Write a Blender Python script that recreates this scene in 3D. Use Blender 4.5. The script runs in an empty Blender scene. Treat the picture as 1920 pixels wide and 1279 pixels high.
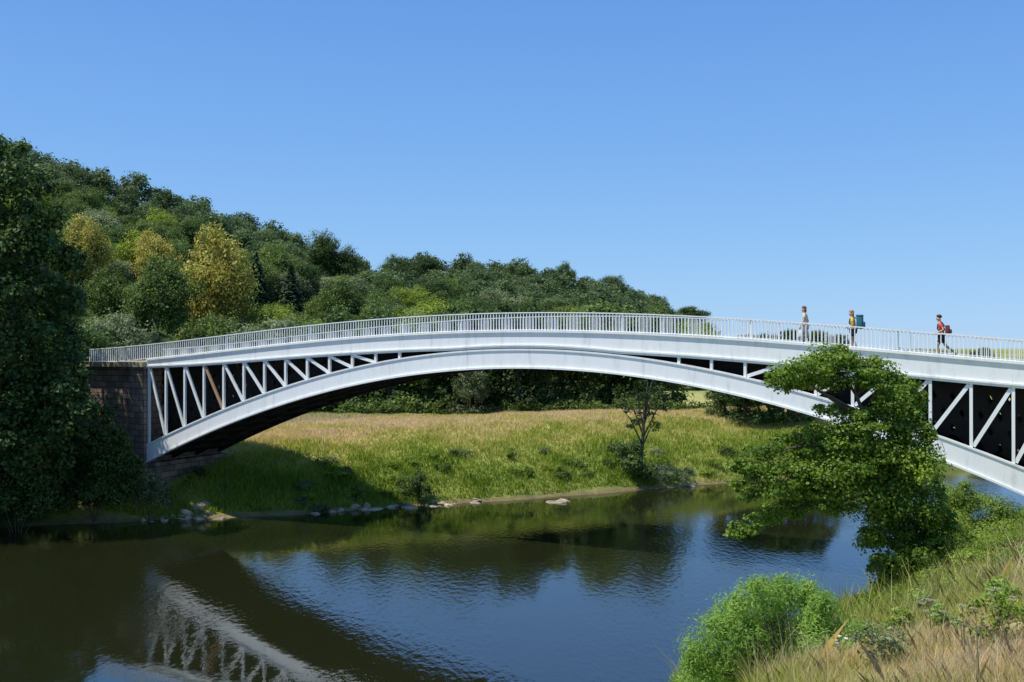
import bpy, bmesh, math, random
import numpy as np
from mathutils import Vector, Matrix

R = np.random.default_rng(7)
random.seed(7)
SC = bpy.context.scene
COL = SC.collection
F = 1844.0; HY = 650.0; CZ = 10.05          # focal length in photo pixels, horizon row, eye height above the river

def at(px, py, Y):
    return Vector(((px-960)/F*Y, Y, CZ-(py-HY)/F*Y))

# ------------------------------------------------------------------ properties
def tag(o, label=None, cat=None, group=None, kind=None):
    if label: o['label'] = label
    if cat: o['category'] = cat
    if group: o['group'] = group
    if kind: o['kind'] = kind
    return o
def link(o, parent=None):
    COL.objects.link(o)
    if parent: o.parent = parent
    return o
def empty(name, loc, rz=0.0):
    o = bpy.data.objects.new(name, None); o.location = loc; o.rotation_euler = (0,0,rz); o.empty_display_size = .3
    return link(o)
def copy_tree(o, parent=None):
    c = o.copy(); link(c, parent)
    for ch in o.children: copy_tree(ch, c)
    return c

# ------------------------------------------------------------------ mesh builders
class MB:
    def __init__(s): s.v = []; s.f = []
    def add(s, vs, fs):
        b = len(s.v); s.v += [tuple(v) for v in vs]; s.f += [tuple(b+i for i in f) for f in fs]
    def hexa(s, p):   # p: 8 points, bottom ring 0-3, top ring 4-7
        s.add(p, [(3,2,1,0),(4,5,6,7),(0,1,5,4),(1,2,6,5),(2,3,7,6),(3,0,4,7)])
    def bar(s, a, b, w, t, side):
        a = Vector(a); b = Vector(b); d = (b-a).normalized(); side = Vector(side).normalized()
        n = d.cross(side).normalized()*w/2; q = side*t/2
        s.hexa([a-n-q,a+n-q,a+n+q,a-n+q,b-n-q,b+n-q,b+n+q,b-n+q])
    def tube(s, pts, rad, n=8):
        pts = [Vector(p) for p in pts]; rings = []
        for i,p in enumerate(pts):
            d = (pts[min(i+1,len(pts)-1)]-pts[max(i-1,0)]).normalized()
            x = Vector((1,0,0)) - d*d.x if abs(d.x) < .9 else Vector((0,1,0)) - d*d.y
            x.normalize(); y = d.cross(x)
            rings.append([p+(x*math.cos(2*math.pi*k/n)+y*math.sin(2*math.pi*k/n))*rad[i] for k in range(n)])
        vs = [v for r in rings for v in r]; fs = []
        for i in range(len(pts)-1):
            for k in range(n):
                fs.append((i*n+k, i*n+(k+1)%n, (i+1)*n+(k+1)%n, (i+1)*n+k))
        fs.append(tuple(reversed(range(n)))); fs.append(tuple((len(pts)-1)*n+k for k in range(n)))
        s.add(vs, fs)
    def blob(s, c, r, sub=2, amp=.15, seed=0, zcut=None):
        bm = bmesh.new(); bmesh.ops.create_icosphere(bm, subdivisions=sub, radius=1)
        rr = random.Random(seed); ph = [(rr.uniform(1,3), rr.uniform(1,3), rr.uniform(1,3), rr.uniform(0,6)) for _ in range(4)]
        vs = []
        for v in bm.verts:
            k = 1+sum(math.sin(a*v.co.x+b*v.co.y+cc*v.co.z+d) for a,b,cc,d in ph)*amp/2
            z = v.co.z if zcut is None else max(v.co.z, zcut)
            vs.append((c[0]+v.co.x*k*r[0], c[1]+v.co.y*k*r[1], c[2]+z*k*r[2]))
        bm.verts.index_update(); fs = [tuple(v.index for v in f.verts) for f in bm.faces]; bm.free()
        s.add(vs, fs)
    def build(s, name, mat, parent=None, origin=(0,0,0), smooth=False):
        o0 = Vector(origin)
        me = bpy.data.meshes.new(name); me.from_pydata([tuple(Vector(v)-o0) for v in s.v], [], s.f)
        bm = bmesh.new(); bm.from_mesh(me); bmesh.ops.recalc_face_normals(bm, faces=bm.faces); bm.to_mesh(me); bm.free()
        me.materials.append(mat)
        if smooth:
            for p in me.polygons: p.use_smooth = True
        o = bpy.data.objects.new(name, me)
        if parent is None: o.location = o0
        return link(o, parent)

def np_mesh(name, Q, tone, mat):
    """Q: (N,k,3) separate faces; tone: (N,) face attribute"""
    N,k,_ = Q.shape
    me = bpy.data.meshes.new(name)
    me.vertices.add(N*k); me.loops.add(N*k); me.polygons.add(N)
    me.vertices.foreach_set('co', np.ascontiguousarray(Q, dtype=np.float32).ravel())
    me.loops.foreach_set('vertex_index', np.arange(N*k, dtype=np.int32))
    me.polygons.foreach_set('loop_start', np.arange(0, N*k, k, dtype=np.int32))
    me.update(calc_edges=True)
    a = me.attributes.new('tone', 'FLOAT', 'FACE'); a.data.foreach_set('value', np.clip(tone,0,1).astype(np.float32))
    me.materials.append(mat)
    return me
def np_obj(name, Q, tone, mat, parent=None, origin=(0,0,0)):
    o = bpy.data.objects.new(name, np_mesh(name, Q-np.array(origin), tone, mat))
    if parent is None: o.location = origin
    return link(o, parent)

def nrm(a): return a/np.maximum(np.linalg.norm(a, axis=-1, keepdims=True), 1e-9)
def quads(P, nn, size, asp):
    t = nrm(np.cross(nn, R.normal(size=P.shape))); b = np.cross(nn, t); s = size[:,None]
    f = nn*s*.12
    return np.stack([P-t*s*.5, P+b*s*asp*.5+f, P+t*s*.5, P-b*s*asp*.5+f], 1)
def crown_arrays(lumps, n, leaf, asp=.65, sub=9, inner=.22, spread=.5):
    Qs=[]; Ts=[]
    w = np.array([l[1][0]*l[1][2] for l in lumps]); w = w/w.sum()
    for l,wi in zip(lumps, w):
        c = np.array(l[0]); r = np.array(l[1]); m = max(14, int(n*wi))
        sd = nrm(R.normal(size=(sub,3))); sd[:,2] = sd[:,2]*.85+.12
        sc = c+sd*r*(.55+.25*R.random((sub,1))); st = R.normal(size=sub)*.09; sr = .7+.55*R.random(sub)
        idx = R.integers(0, sub, m)
        d = nrm(R.normal(size=(m,3)))
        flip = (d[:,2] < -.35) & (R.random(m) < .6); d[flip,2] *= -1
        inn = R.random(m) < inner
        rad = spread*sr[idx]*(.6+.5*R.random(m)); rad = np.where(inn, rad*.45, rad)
        P = sc[idx]+d*r*rad[:,None]
        nn = nrm(d+R.normal(size=(m,3))*.42+np.array([0,0,.3]))
        size = leaf*(.65+.7*R.random(m))*np.where(inn, 1.4, 1)
        Qs.append(quads(P, nn, size, asp))
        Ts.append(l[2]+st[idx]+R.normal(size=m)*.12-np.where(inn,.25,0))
    return np.concatenate(Qs), np.concatenate(Ts)

# ------------------------------------------------------------------ noise
def vnoise(x, y, seed=0):
    xi = np.floor(x).astype(np.int64); yi = np.floor(y).astype(np.int64); fx = x-xi; fy = y-yi
    fx = fx*fx*(3-2*fx); fy = fy*fy*(3-2*fy)
    def h(a,b):
        n = (a*374761393 + b*668265263 + seed*1442695) & 0xffffffff
        n = ((n ^ (n>>13))*1274126177) & 0xffffffff
        return ((n ^ (n>>16)) & 0xffff)/65535.0
    return (h(xi,yi)*(1-fx)+h(xi+1,yi)*fx)*(1-fy)+(h(xi,yi+1)*(1-fx)+h(xi+1,yi+1)*fx)*fy
def fbm(x, y, seed=0, o=3):
    t=0; a=.5
    for i in range(o): t = t+a*(vnoise(x*2**i, y*2**i, seed+i)-.5)*2; a*=.5
    return t

# ------------------------------------------------------------------ materials
def newmat(name):
    m = bpy.data.materials.new(name); m.use_nodes = True
    nt = m.node_tree; return m, nt, nt.nodes, nt.links, nt.nodes['Principled BSDF']
def ramp(nodes, stops):
    r = nodes.new('ShaderNodeValToRGB'); e = r.color_ramp.elements
    while len(e) < len(stops): e.new(.5)
    for i,(p,c) in enumerate(stops): e[i].position = p; e[i].color = (*c,1)
    return r
def leafmat(name, stops, trans=.25, objvar=.25, rough=.55, spec=.25, nscale=.35):
    m,nt,N,L,b = newmat(name)
    a = N.new('ShaderNodeAttribute'); a.attribute_name = 'tone'
    oi = N.new('ShaderNodeObjectInfo')
    mr = N.new('ShaderNodeMapRange'); mr.inputs['To Min'].default_value = -objvar; mr.inputs['To Max'].default_value = objvar
    L.new(oi.outputs['Random'], mr.inputs['Value'])
    ad = N.new('ShaderNodeMath'); ad.operation='ADD'; L.new(a.outputs['Fac'], ad.inputs[0]); L.new(mr.outputs[0], ad.inputs[1])
    g = N.new('ShaderNodeNewGeometry'); nz = N.new('ShaderNodeTexNoise'); nz.inputs['Scale'].default_value = nscale; L.new(g.outputs['Position'], nz.inputs['Vector'])
    m2 = N.new('ShaderNodeMath'); m2.operation='MULTIPLY_ADD'; m2.inputs[1].default_value=.5; L.new(nz.outputs['Fac'], m2.inputs[0])
    s2 = N.new('ShaderNodeMath'); s2.operation='ADD'; s2.inputs[1].default_value=-.25; L.new(ad.outputs[0], s2.inputs[0]); L.new(s2.outputs[0], m2.inputs[2])
    r = ramp(N, stops); L.new(m2.outputs[0], r.inputs['Fac'])
    L.new(r.outputs['Color'], b.inputs['Base Color']); b.inputs['Roughness'].default_value = rough
    b.inputs['Specular IOR Level'].default_value = spec
    if trans > 0:
        t = N.new('ShaderNodeBsdfTranslucent'); mx = N.new('ShaderNodeMixShader'); mx.inputs[0].default_value = trans
        hs = N.new('ShaderNodeHueSaturation'); hs.inputs['Value'].default_value = 1.4; hs.inputs['Saturation'].default_value=1.1
        L.new(r.outputs['Color'], hs.inputs['Color']); L.new(hs.outputs[0], t.inputs['Color'])
        L.new(b.outputs[0], mx.inputs[1]); L.new(t.outputs[0], mx.inputs[2])
        L.new(mx.outputs[0], N['Material Output'].inputs['Surface'])
    return m
def plain(name, c, rough=.6, var=.25, scale=3.0, bump=0.0, metal=0.0, detail=6):
    m,nt,N,L,b = newmat(name)
    g = N.new('ShaderNodeNewGeometry'); nz = N.new('ShaderNodeTexNoise'); nz.inputs['Scale'].default_value = scale; nz.inputs['Detail'].default_value = detail
    L.new(g.outputs['Position'], nz.inputs['Vector'])
    r = ramp(N, [(.3, tuple(x*(1-var) for x in c)), (.7, tuple(min(1,x*(1+var)) for x in c))]); L.new(nz.outputs['Fac'], r.inputs['Fac'])
    L.new(r.outputs['Color'], b.inputs['Base Color']); b.inputs['Roughness'].default_value = rough; b.inputs['Metallic'].default_value = metal
    if bump:
        bp = N.new('ShaderNodeBump'); bp.inputs['Strength'].default_value = bump; bp.inputs['Distance'].default_value=.05
        L.new(nz.outputs['Fac'], bp.inputs['Height']); L.new(bp.outputs[0], b.inputs['Normal'])
    return m

M = {}
M['wood_dark'] = leafmat('dark_foliage', [(0,(.028,.052,.014)),(.5,(.085,.138,.034)),(1,(.17,.235,.060))], trans=.32)
M['wood_far']  = leafmat('hazed_far_foliage',  [(0,(.036,.060,.026)),(.5,(.088,.136,.050)),(1,(.165,.225,.080))], trans=.32)  # distance haze mixed into the leaf colour as a mild blue-grey
M['wood_mid']  = leafmat('mid_foliage',  [(0,(.040,.068,.016)),(.5,(.140,.205,.044)),(1,(.25,.315,.080))], trans=.32)
M['wood_lime'] = leafmat('lime_foliage', [(0,(.07,.105,.014)),(.5,(.23,.30,.040)),(1,(.37,.43,.07))], trans=.3)
M['wood_tan']  = leafmat('tan_foliage',  [(0,(.19,.165,.03)),(.5,(.44,.40,.085)),(1,(.60,.54,.16))], objvar=.08, trans=.3)
M['wood_pale'] = leafmat('pale_foliage', [(0,(.06,.08,.035)),(.5,(.19,.235,.10)),(1,(.31,.35,.18))])
M['conifer']   = leafmat('conifer_foliage', [(0,(.018,.040,.018)),(.5,(.058,.105,.040)),(1,(.12,.175,.065))], trans=.15)
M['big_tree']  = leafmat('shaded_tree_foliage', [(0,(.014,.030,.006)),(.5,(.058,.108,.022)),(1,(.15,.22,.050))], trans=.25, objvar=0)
M['alder']     = leafmat('alder_foliage', [(0,(.030,.062,.006)),(.5,(.135,.222,.027)),(1,(.27,.37,.055))], trans=.35, objvar=0, nscale=1.2)
M['willow']    = leafmat('willow_foliage', [(0,(.07,.125,.018)),(.5,(.22,.37,.060)),(1,(.36,.50,.12))], trans=.38, objvar=0, nscale=2)
M['bankbush']  = leafmat('bank_bush_foliage', [(0,(.07,.115,.014)),(.5,(.24,.34,.048)),(1,(.40,.47,.10))], trans=.32, objvar=.1, nscale=1)
M['grass']     = leafmat('grass_blades', [(0,(.13,.215,.024)),(.3,(.28,.36,.046)),(.55,(.45,.44,.10)),(.78,(.66,.54,.26)),(1,(.70,.54,.35))], trans=.32, objvar=0, rough=.7, nscale=.25)
M['bark']  = plain('bark', (.085,.066,.048), .9, .5, 6, .6)
M['shaded_iron'] = plain('shade_darkened_iron', (.008,.0075,.007), .9, .5, 2)  # near-black instead of white paint: the shade under the deck is in the colour
M['road'] = plain('road_surface', (.03,.029,.028), .9, .2, 4)
M['rock'] = plain('river_rock', (.36,.29,.20), .85, .5, 2.5, .6)

def paintmat(name, rust):
    m,nt,N,L,b = newmat(name)
    g = N.new('ShaderNodeNewGeometry')
    mp = N.new('ShaderNodeMapping'); mp.inputs['Scale'].default_value = (1.6,1.6,.28); L.new(g.outputs['Position'], mp.inputs['Vector'])
    nz = N.new('ShaderNodeTexNoise'); nz.inputs['Scale'].default_value = 1.8; nz.inputs['Detail'].default_value = 9; nz.inputs['Roughness'].default_value=.7; L.new(mp.outputs[0], nz.inputs['Vector'])
    r = ramp(N, [(.25,(.62,.63,.59)),(.45,(.83,.845,.82)),(.75,(.89,.90,.88))]); L.new(nz.outputs['Fac'], r.inputs['Fac'])
    n2 = N.new('ShaderNodeTexNoise'); n2.inputs['Scale'].default_value = 2.3; n2.inputs['Detail'].default_value = 10; n2.inputs['Roughness'].default_value=.7; L.new(mp.outputs[0], n2.inputs['Vector'])
    r2 = ramp(N, [(.74-rust,(0,0,0)),(.80-rust,(1,1,1))]); L.new(n2.outputs['Fac'], r2.inputs['Fac'])
    mx = N.new('ShaderNodeMix'); mx.data_type='RGBA'; L.new(r2.outputs['Color'], mx.inputs[0]); L.new(r.outputs['Color'], mx.inputs[6]); mx.inputs[7].default_value=(.46,.29,.16,1)
    L.new(mx.outputs[2], b.inputs['Base Color']); b.inputs['Roughness'].default_value=.5; b.inputs['Specular IOR Level'].default_value=.35
    return m
M['paint'] = paintmat('white_bridge_paint', .085)
M['rust'] = paintmat('rust_streaked_paint', .36)

UX,UY = .8947,-.4462          # along the bridge, left end to right end
VX,VY = .4462,.8947           # across the bridge, away from the near face
LX,LY = -21.9,59.0
BW = 6.2
def W(s,p,z): return Vector((LX+s*UX+p*VX, LY+s*UY+p*VY, z))
def s_of(px, p=0.0):
    k = (px-960)/F
    return (k*(LY+p*VY)-LX-p*VX)/(UX-k*UY)

def stonemat():
    m,nt,N,L,b = newmat('sandstone_masonry')
    g = N.new('ShaderNodeNewGeometry')
    d = N.new('ShaderNodeVectorMath'); d.operation='DOT_PRODUCT'; d.inputs[1].default_value=(UX+VX,UY+VY,0); L.new(g.outputs['Position'], d.inputs[0])
    sx = N.new('ShaderNodeSeparateXYZ'); L.new(g.outputs['Position'], sx.inputs[0])
    cb = N.new('ShaderNodeCombineXYZ'); L.new(d.outputs['Value'], cb.inputs[0]); L.new(sx.outputs['Z'], cb.inputs[1])
    br = N.new('ShaderNodeTexBrick'); br.inputs['Scale'].default_value=1.0; br.inputs['Brick Width'].default_value=.7; br.inputs['Row Height'].default_value=.36
    br.inputs['Mortar Size'].default_value=.025; br.inputs['Color1'].default_value=(.34,.25,.215,1); br.inputs['Color2'].default_value=(.20,.145,.125,1); br.inputs['Mortar'].default_value=(.08,.065,.05,1)
    L.new(cb.outputs[0], br.inputs['Vector'])
    nz = N.new('ShaderNodeTexNoise'); nz.inputs['Scale'].default_value=1.4; nz.inputs['Detail'].default_value=9; L.new(g.outputs['Position'], nz.inputs['Vector'])
    mx = N.new('ShaderNodeMix'); mx.data_type='RGBA'; mx.blend_type='MULTIPLY'; mx.inputs[0].default_value=.85
    r = ramp(N, [(.3,(.32,.33,.29)),(.7,(1.15,1.1,1.0))]); L.new(nz.outputs['Fac'], r.inputs['Fac'])
    L.new(br.outputs['Color'], mx.inputs[6]); L.new(r.outputs['Color'], mx.inputs[7]); L.new(mx.outputs[2], b.inputs['Base Color'])
    bp = N.new('ShaderNodeBump'); bp.inputs['Strength'].default_value=.7; bp.inputs['Distance'].default_value=.04
    L.new(mx.outputs[2], bp.inputs['Height']); L.new(bp.outputs[0], b.inputs['Normal']); b.inputs['Roughness'].default_value=.9
    return m
M['stone'] = stonemat()
M['coping'] = plain('coping_stone', (.34,.28,.18), .9, .35, 2, .4)

# ------------------------------------------------------------------ terrain
NX = np.array([-400,-150,-20,5.3,15.6,24,50,120,400.]); NY = np.array([-390,-135,4,29.5,40.2,47,66,118,330.])
FX = np.array([-400,-150,-60,-28.4,-21.8,-17.5,-12.8,-8.6,-3.7,1.4,13.1,17.3,30,60,120,400.])
FY = np.array([-60,10,43,54.5,56.5,57.6,58.8,60.8,62.8,65,71.3,72.7,80,105,165,420.])
RPX = np.array([-900,-300,-100,40,130,200,300,400,480,560,650,700,760,850,930,1000,1060,1120,1180,1250,1310,1335,1500,2400.])
RPY = np.array([230,230,240,268,300,326,354,378,408,438,480,482,486,482,488,500,506,520,535,563,590,636,640,645.])
def smin(a,b,k): return -np.log(np.exp(-a*k)+np.exp(-b*k))/k
def hill(x, y):
    yy = np.maximum(y, 1.0); px = 960+F*np.clip(x/yy,-3,3)
    yr = np.interp(px, [-900,-300,1330,2400],[210,230,420,500]); yf = np.interp(px,[-900,-300,300,700,1330,2400],[95,100,118,135,185,260])
    zr = np.maximum(CZ+(650-np.interp(px,RPX,RPY))/F*yr-9.0, 4.0)
    t = np.clip((yy-yf)/(yr-yf), 0, 1.0)
    over = np.clip((yy-yr)/400,0,1)
    return np.where(y>60, (zr-3.4)*t**1.1*(1-.7*over), 0)
def ground_z(x, y):
    x = np.asarray(x,float); y = np.asarray(y,float)
    d = .70*(np.interp(x,NX,NY)-y)+.25*fbm(x*.25,y*.25,3)
    zn = np.where(d>0, smin(.575*np.minimum(d,60), np.full_like(d,8.35), 1.5), np.maximum(d*.5,-1.6))
    D = y-np.interp(x,FX,FY)+.7*fbm(x*.35,y*.35,11)
    zf = np.interp(D,[-6,-1,0,.8,3,6,11,16,28,40,100],[-1.6,-.35,0,.4,1.65,2.9,3.9,4.1,3.6,3.3,3.4])
    zf = zf+np.where(D>1.5,.28*fbm(x*.2,y*.2,5),0)+hill(x,y)
    z = np.where(D>-3, np.maximum(zf,zn), zn)
    s = (x-LX)*UX+(y-LY)*UY; p = (x-LX)*VX+(y-LY)*VY
    emb = 8.3-np.maximum(0,np.abs(p-3.1)-2.9)*.8
    z = np.where((s<-5.4)&(s>-160)&(emb>z), emb, z)
    emr = 8.6-np.maximum(0,np.abs(p-3.1)-2.9)*.8
    z = np.where((s>54)&(s<200)&(emr>z), emr, z)
    return z
def gz(x,y): return float(ground_z(np.array([x]),np.array([y]))[0])

xs = np.concatenate([[-2600,-1500,-900,-600,-420],np.arange(-300,-60,8),np.arange(-60,60,.65),np.arange(60,300,8),[300,420,600,900,1500,2600]])
ys = np.concatenate([[-120,-80,-50,-35],np.arange(-25,110,.6),np.arange(110,480,5),[500,560,650,800,1100,1700,3000]])
gx,gy = np.meshgrid(xs,ys); zz = ground_z(gx,gy); nxg,nyg = len(xs),len(ys)
me = bpy.data.meshes.new('ground')
idx = np.arange(nxg*nyg).reshape(nyg,nxg)
fq = np.stack([idx[:-1,:-1],idx[:-1,1:],idx[1:,1:],idx[1:,:-1]],-1).reshape(-1,4)
me.vertices.add(nxg*nyg); me.loops.add(fq.size); me.polygons.add(len(fq))
me.vertices.foreach_set('co', np.stack([gx,gy,zz],-1).astype(np.float32).ravel())
me.loops.foreach_set('vertex_index', fq.astype(np.int32).ravel()); me.polygons.foreach_set('loop_start', np.arange(0,fq.size,4,dtype=np.int32))
me.update(calc_edges=True); me.polygons.foreach_set('use_smooth', np.ones(len(fq),bool))
# zone colour of the ground cover: mud near the water, green bank, dry meadow, leaf litter under the wood
def cover(x,y,z):
    """dryness 0 (lush) .. 1 (straw)"""
    D = y-np.interp(x,FX,FY)
    far = np.interp(D,[0,3,5,7.5,11,22,45,70],[.20,.24,.32,.55,.80,.86,.62,.30])+.32*fbm(x*.14,y*.26,21)
    d = .70*(np.interp(x,NX,NY)-y)
    near = np.interp(d,[0,6,11,12.8,14.4],[.18,.24,.32,.48,.74])+.38*fbm(x*.6,y*.6,31)
    return np.clip(np.where(D>-4,far,near),0,1)
dry = cover(gx,gy,zz)
cg = np.array([.18,.25,.038]); cs = np.array([.60,.49,.24]); cm = np.array([.20,.155,.09]); cw = np.array([.05,.08,.022])
c = cg+(cs-cg)*dry[...,None]
mud = np.clip(1-(zz-.05)/.35,0,1)[...,None]; c = c*(1-mud)+cm*mud
hh = np.clip((hill(gx,gy)-.3)/2,0,1)[...,None]*(np.abs(gx/np.maximum(gy,1))<.7)[...,None]
hh = np.maximum(hh, (((gx-LX)*UX+(gy-LY)*UY)<-3)[...,None]*(gy>40)[...,None]*1.0); c = c*(1-hh)+cw*hh
ca = me.color_attributes.new('Col','FLOAT_COLOR','POINT'); ca.data.foreach_set('color', np.concatenate([c,np.ones(c.shape[:2]+(1,))],-1).astype(np.float32).ravel())
m,nt,N,L,b = newmat('ground_cover')
a = N.new('ShaderNodeAttribute'); a.attribute_name='Col'; g = N.new('ShaderNodeNewGeometry')
nz = N.new('ShaderNodeTexNoise'); nz.inputs['Scale'].default_value=1.7; nz.inputs['Detail'].default_value=10; nz.inputs['Roughness'].default_value=.7; L.new(g.outputs['Position'],nz.inputs['Vector'])
r = ramp(N,[(.25,(.5,.55,.5)),(.75,(1.3,1.25,1.15))]); L.new(nz.outputs['Fac'],r.inputs['Fac'])
mx = N.new('ShaderNodeMix'); mx.data_type='RGBA'; mx.blend_type='MULTIPLY'; mx.inputs[0].default_value=1; L.new(a.outputs['Color'],mx.inputs[6]); L.new(r.outputs['Color'],mx.inputs[7])
L.new(mx.outputs[2],b.inputs['Base Color']); b.inputs['Roughness'].default_value=.95; b.inputs['Specular IOR Level'].default_value=.1
bp = N.new('ShaderNodeBump'); bp.inputs['Strength'].default_value=.8; bp.inputs['Distance'].default_value=.15; L.new(nz.outputs['Fac'],bp.inputs['Height']); L.new(bp.outputs[0],b.inputs['Normal'])
me.materials.append(m)
tag(link(bpy.data.objects.new('ground',me)), kind='structure')

# river
m,nt,N,L,b = newmat('river_water')
b.inputs['Base Color'].default_value=(.014,.016,.006,1); b.inputs['Roughness'].default_value=.02; b.inputs['IOR'].default_value=2.2
g = N.new('ShaderNodeNewGeometry'); mp = N.new('ShaderNodeMapping'); mp.inputs['Rotation'].default_value=(0,0,.75); mp.inputs['Scale'].default_value=(1.0,.55,1); L.new(g.outputs['Position'],mp.inputs['Vector'])
n1 = N.new('ShaderNodeTexNoise'); n1.inputs['Scale'].default_value=3.8; n1.inputs['Detail'].default_value=4; L.new(mp.outputs[0],n1.inputs['Vector'])
n2 = N.new('ShaderNodeTexNoise'); n2.inputs['Scale'].default_value=.14; n2.inputs['Detail'].default_value=3; L.new(mp.outputs[0],n2.inputs['Vector'])
rr = ramp(N,[(.40,(.14,.14,.14)),(.60,(1,1,1))]); L.new(n2.outputs['Fac'],rr.inputs['Fac'])
mu = N.new('ShaderNodeMath'); mu.operation='MULTIPLY'; L.new(n1.outputs['Fac'],mu.inputs[0]); L.new(rr.outputs['Color'],mu.inputs[1])
bp = N.new('ShaderNodeBump'); bp.inputs['Strength'].default_value=.32; bp.inputs['Distance'].default_value=.05; L.new(mu.outputs[0],bp.inputs['Height']); L.new(bp.outputs[0],b.inputs['Normal'])
w = MB(); w.add([(-420,-420,0),(420,-420,0),(420,440,0),(-420,440,0)],[(0,1,2,3)])
tag(w.build('river',m), kind='structure')

# ------------------------------------------------------------------ bridge
def fit(pts, deg):
    S=[];Z=[]
    for px,py in pts:
        s = s_of(px); Y = LY+s*UY; S.append(s); Z.append(CZ+(HY-py)/F*Y)
    return np.poly1d(np.polyfit(S,Z,deg))
z_rail = fit([(165,655),(275,645),(400,630),(600,609),(800,592),(1000,584),(1200,587),(1400,598),(1600,613),(1800,627),(1920,636)],4)
z_rt = fit([(270,838),(320,812),(400,775),(500,738),(600,705),(700,682),(800,666),(900,659),(1000,657),(1100,660),(1200,670),(1300,685),(1400,707),(1500,738),(1600,768),(1750,815),(1830,840),(1920,880)],4)
z_rb = fit([(265,870),(320,845),(400,806),(500,767),(600,736),(700,714),(800,699),(900,691),(1000,689),(1100,694),(1200,706),(1300,723),(1400,745),(1500,771),(1750,855),(1830,885),(1920,930)],4)
z_fb0 = fit([(275,691),(400,683),(600,670),(800,661),(1000,657),(1200,664),(1400,681),(1600,699),(1720,712),(1920,728)],4)
z_fb = lambda s: max(float(z_fb0(s)), float(z_rt(s))+.075)
SPAN = 49.3; RH = .95
def strip(mb, s0, s1, zlo, zhi, p0, p1, n=70):
    S = np.linspace(s0,s1,n)
    vs=[]; fs=[]
    for s in S: vs += [W(s,p0,zlo(s)),W(s,p1,zlo(s)),W(s,p1,zhi(s)),W(s,p0,zhi(s))]
    for i in range(n-1):
        a=i*4; c2=a+4
        for k in range(4): fs.append((a+k,a+(k+1)%4,c2+(k+1)%4,c2+k))
    fs += [(3,2,1,0),tuple((n-1)*4+k for k in range(4))]
    mb.add(vs,fs)
OB = W(0,0,0)
bridge = empty('arch_bridge', OB); tag(bridge,'long white iron arch bridge spanning the river with lattice spandrels','bridge')
def bpart(name, mat, *strips, parent=bridge):
    mb = MB()
    for st in strips: strip(mb,*st)
    return mb.build(name, mat, parent, OB)
ftop = lambda s: z_rail(s)-RH
# side girder: upper plate, top lip and projecting bottom flange
bpart('side_girder', M['paint'], (0,SPAN,lambda s:z_fb(s)+.17,ftop,0,.18))
bpart('girder_lip', M['paint'], (0,SPAN,lambda s:ftop(s)-.03,lambda s:ftop(s)+.05,-.08,.22))
bpart('girder_flange', M['paint'], (0,SPAN,lambda s:z_fb(s)+.10,lambda s:z_fb(s)+.168,-.08,.2),(0,SPAN,z_fb,lambda s:z_fb(s)+.098,-.03,.2))
bpart('side_girder', M['paint'], (0,SPAN,z_fb,ftop,BW-.18,BW))
bpart('deck', M['road'], (0,SPAN,lambda s:ftop(s)-.42,lambda s:ftop(s)-.10,.182,BW-.182))
# ribs
bpart('arch_rib', M['paint'], (0,SPAN,z_rb,z_rt,.0,.16))
bpart('rib_flange', M['paint'], (0,SPAN,lambda s:z_rb(s)-.05,lambda s:z_rb(s)+.04,-.08,.20),(0,SPAN,lambda s:z_rt(s)-.04,lambda s:z_rt(s)+.04,-.05,.20))
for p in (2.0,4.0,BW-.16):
    bpart('arch_rib', M['shaded_iron'], (0,SPAN,z_rb,z_rt,p,p+.14))
bpart('soffit_shade_plate', M['shaded_iron'], (0,SPAN,lambda s:z_rb(s)+.25,lambda s:z_rb(s)+.30,.21,BW-.165))  # added plate, coloured dark so the underside reads as unbroken shade
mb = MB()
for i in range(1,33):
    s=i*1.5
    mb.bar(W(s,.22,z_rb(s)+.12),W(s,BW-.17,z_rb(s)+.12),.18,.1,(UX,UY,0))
mb.build('cross_bracing', M['shaded_iron'], bridge, OB)
# inner lattices, one at each haunch
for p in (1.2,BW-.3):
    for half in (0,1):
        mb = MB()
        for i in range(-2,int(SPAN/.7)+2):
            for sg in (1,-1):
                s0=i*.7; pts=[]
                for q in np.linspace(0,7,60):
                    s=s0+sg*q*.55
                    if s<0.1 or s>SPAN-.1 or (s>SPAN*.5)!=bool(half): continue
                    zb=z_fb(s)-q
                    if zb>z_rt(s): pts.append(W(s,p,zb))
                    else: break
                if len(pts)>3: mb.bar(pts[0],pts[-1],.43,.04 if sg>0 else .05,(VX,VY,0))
        mb.build('inner_lattice', M['shaded_iron'], bridge, OB)
bpart('dark_gap_backing', M['shaded_iron'], (10,38,lambda s:z_rt(s)-.1,lambda s:min(z_fb(s)+.05,z_rt(s)+.75),.9,1.0))  # added dark strip that fills the slit at the crown with painted shade
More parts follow.
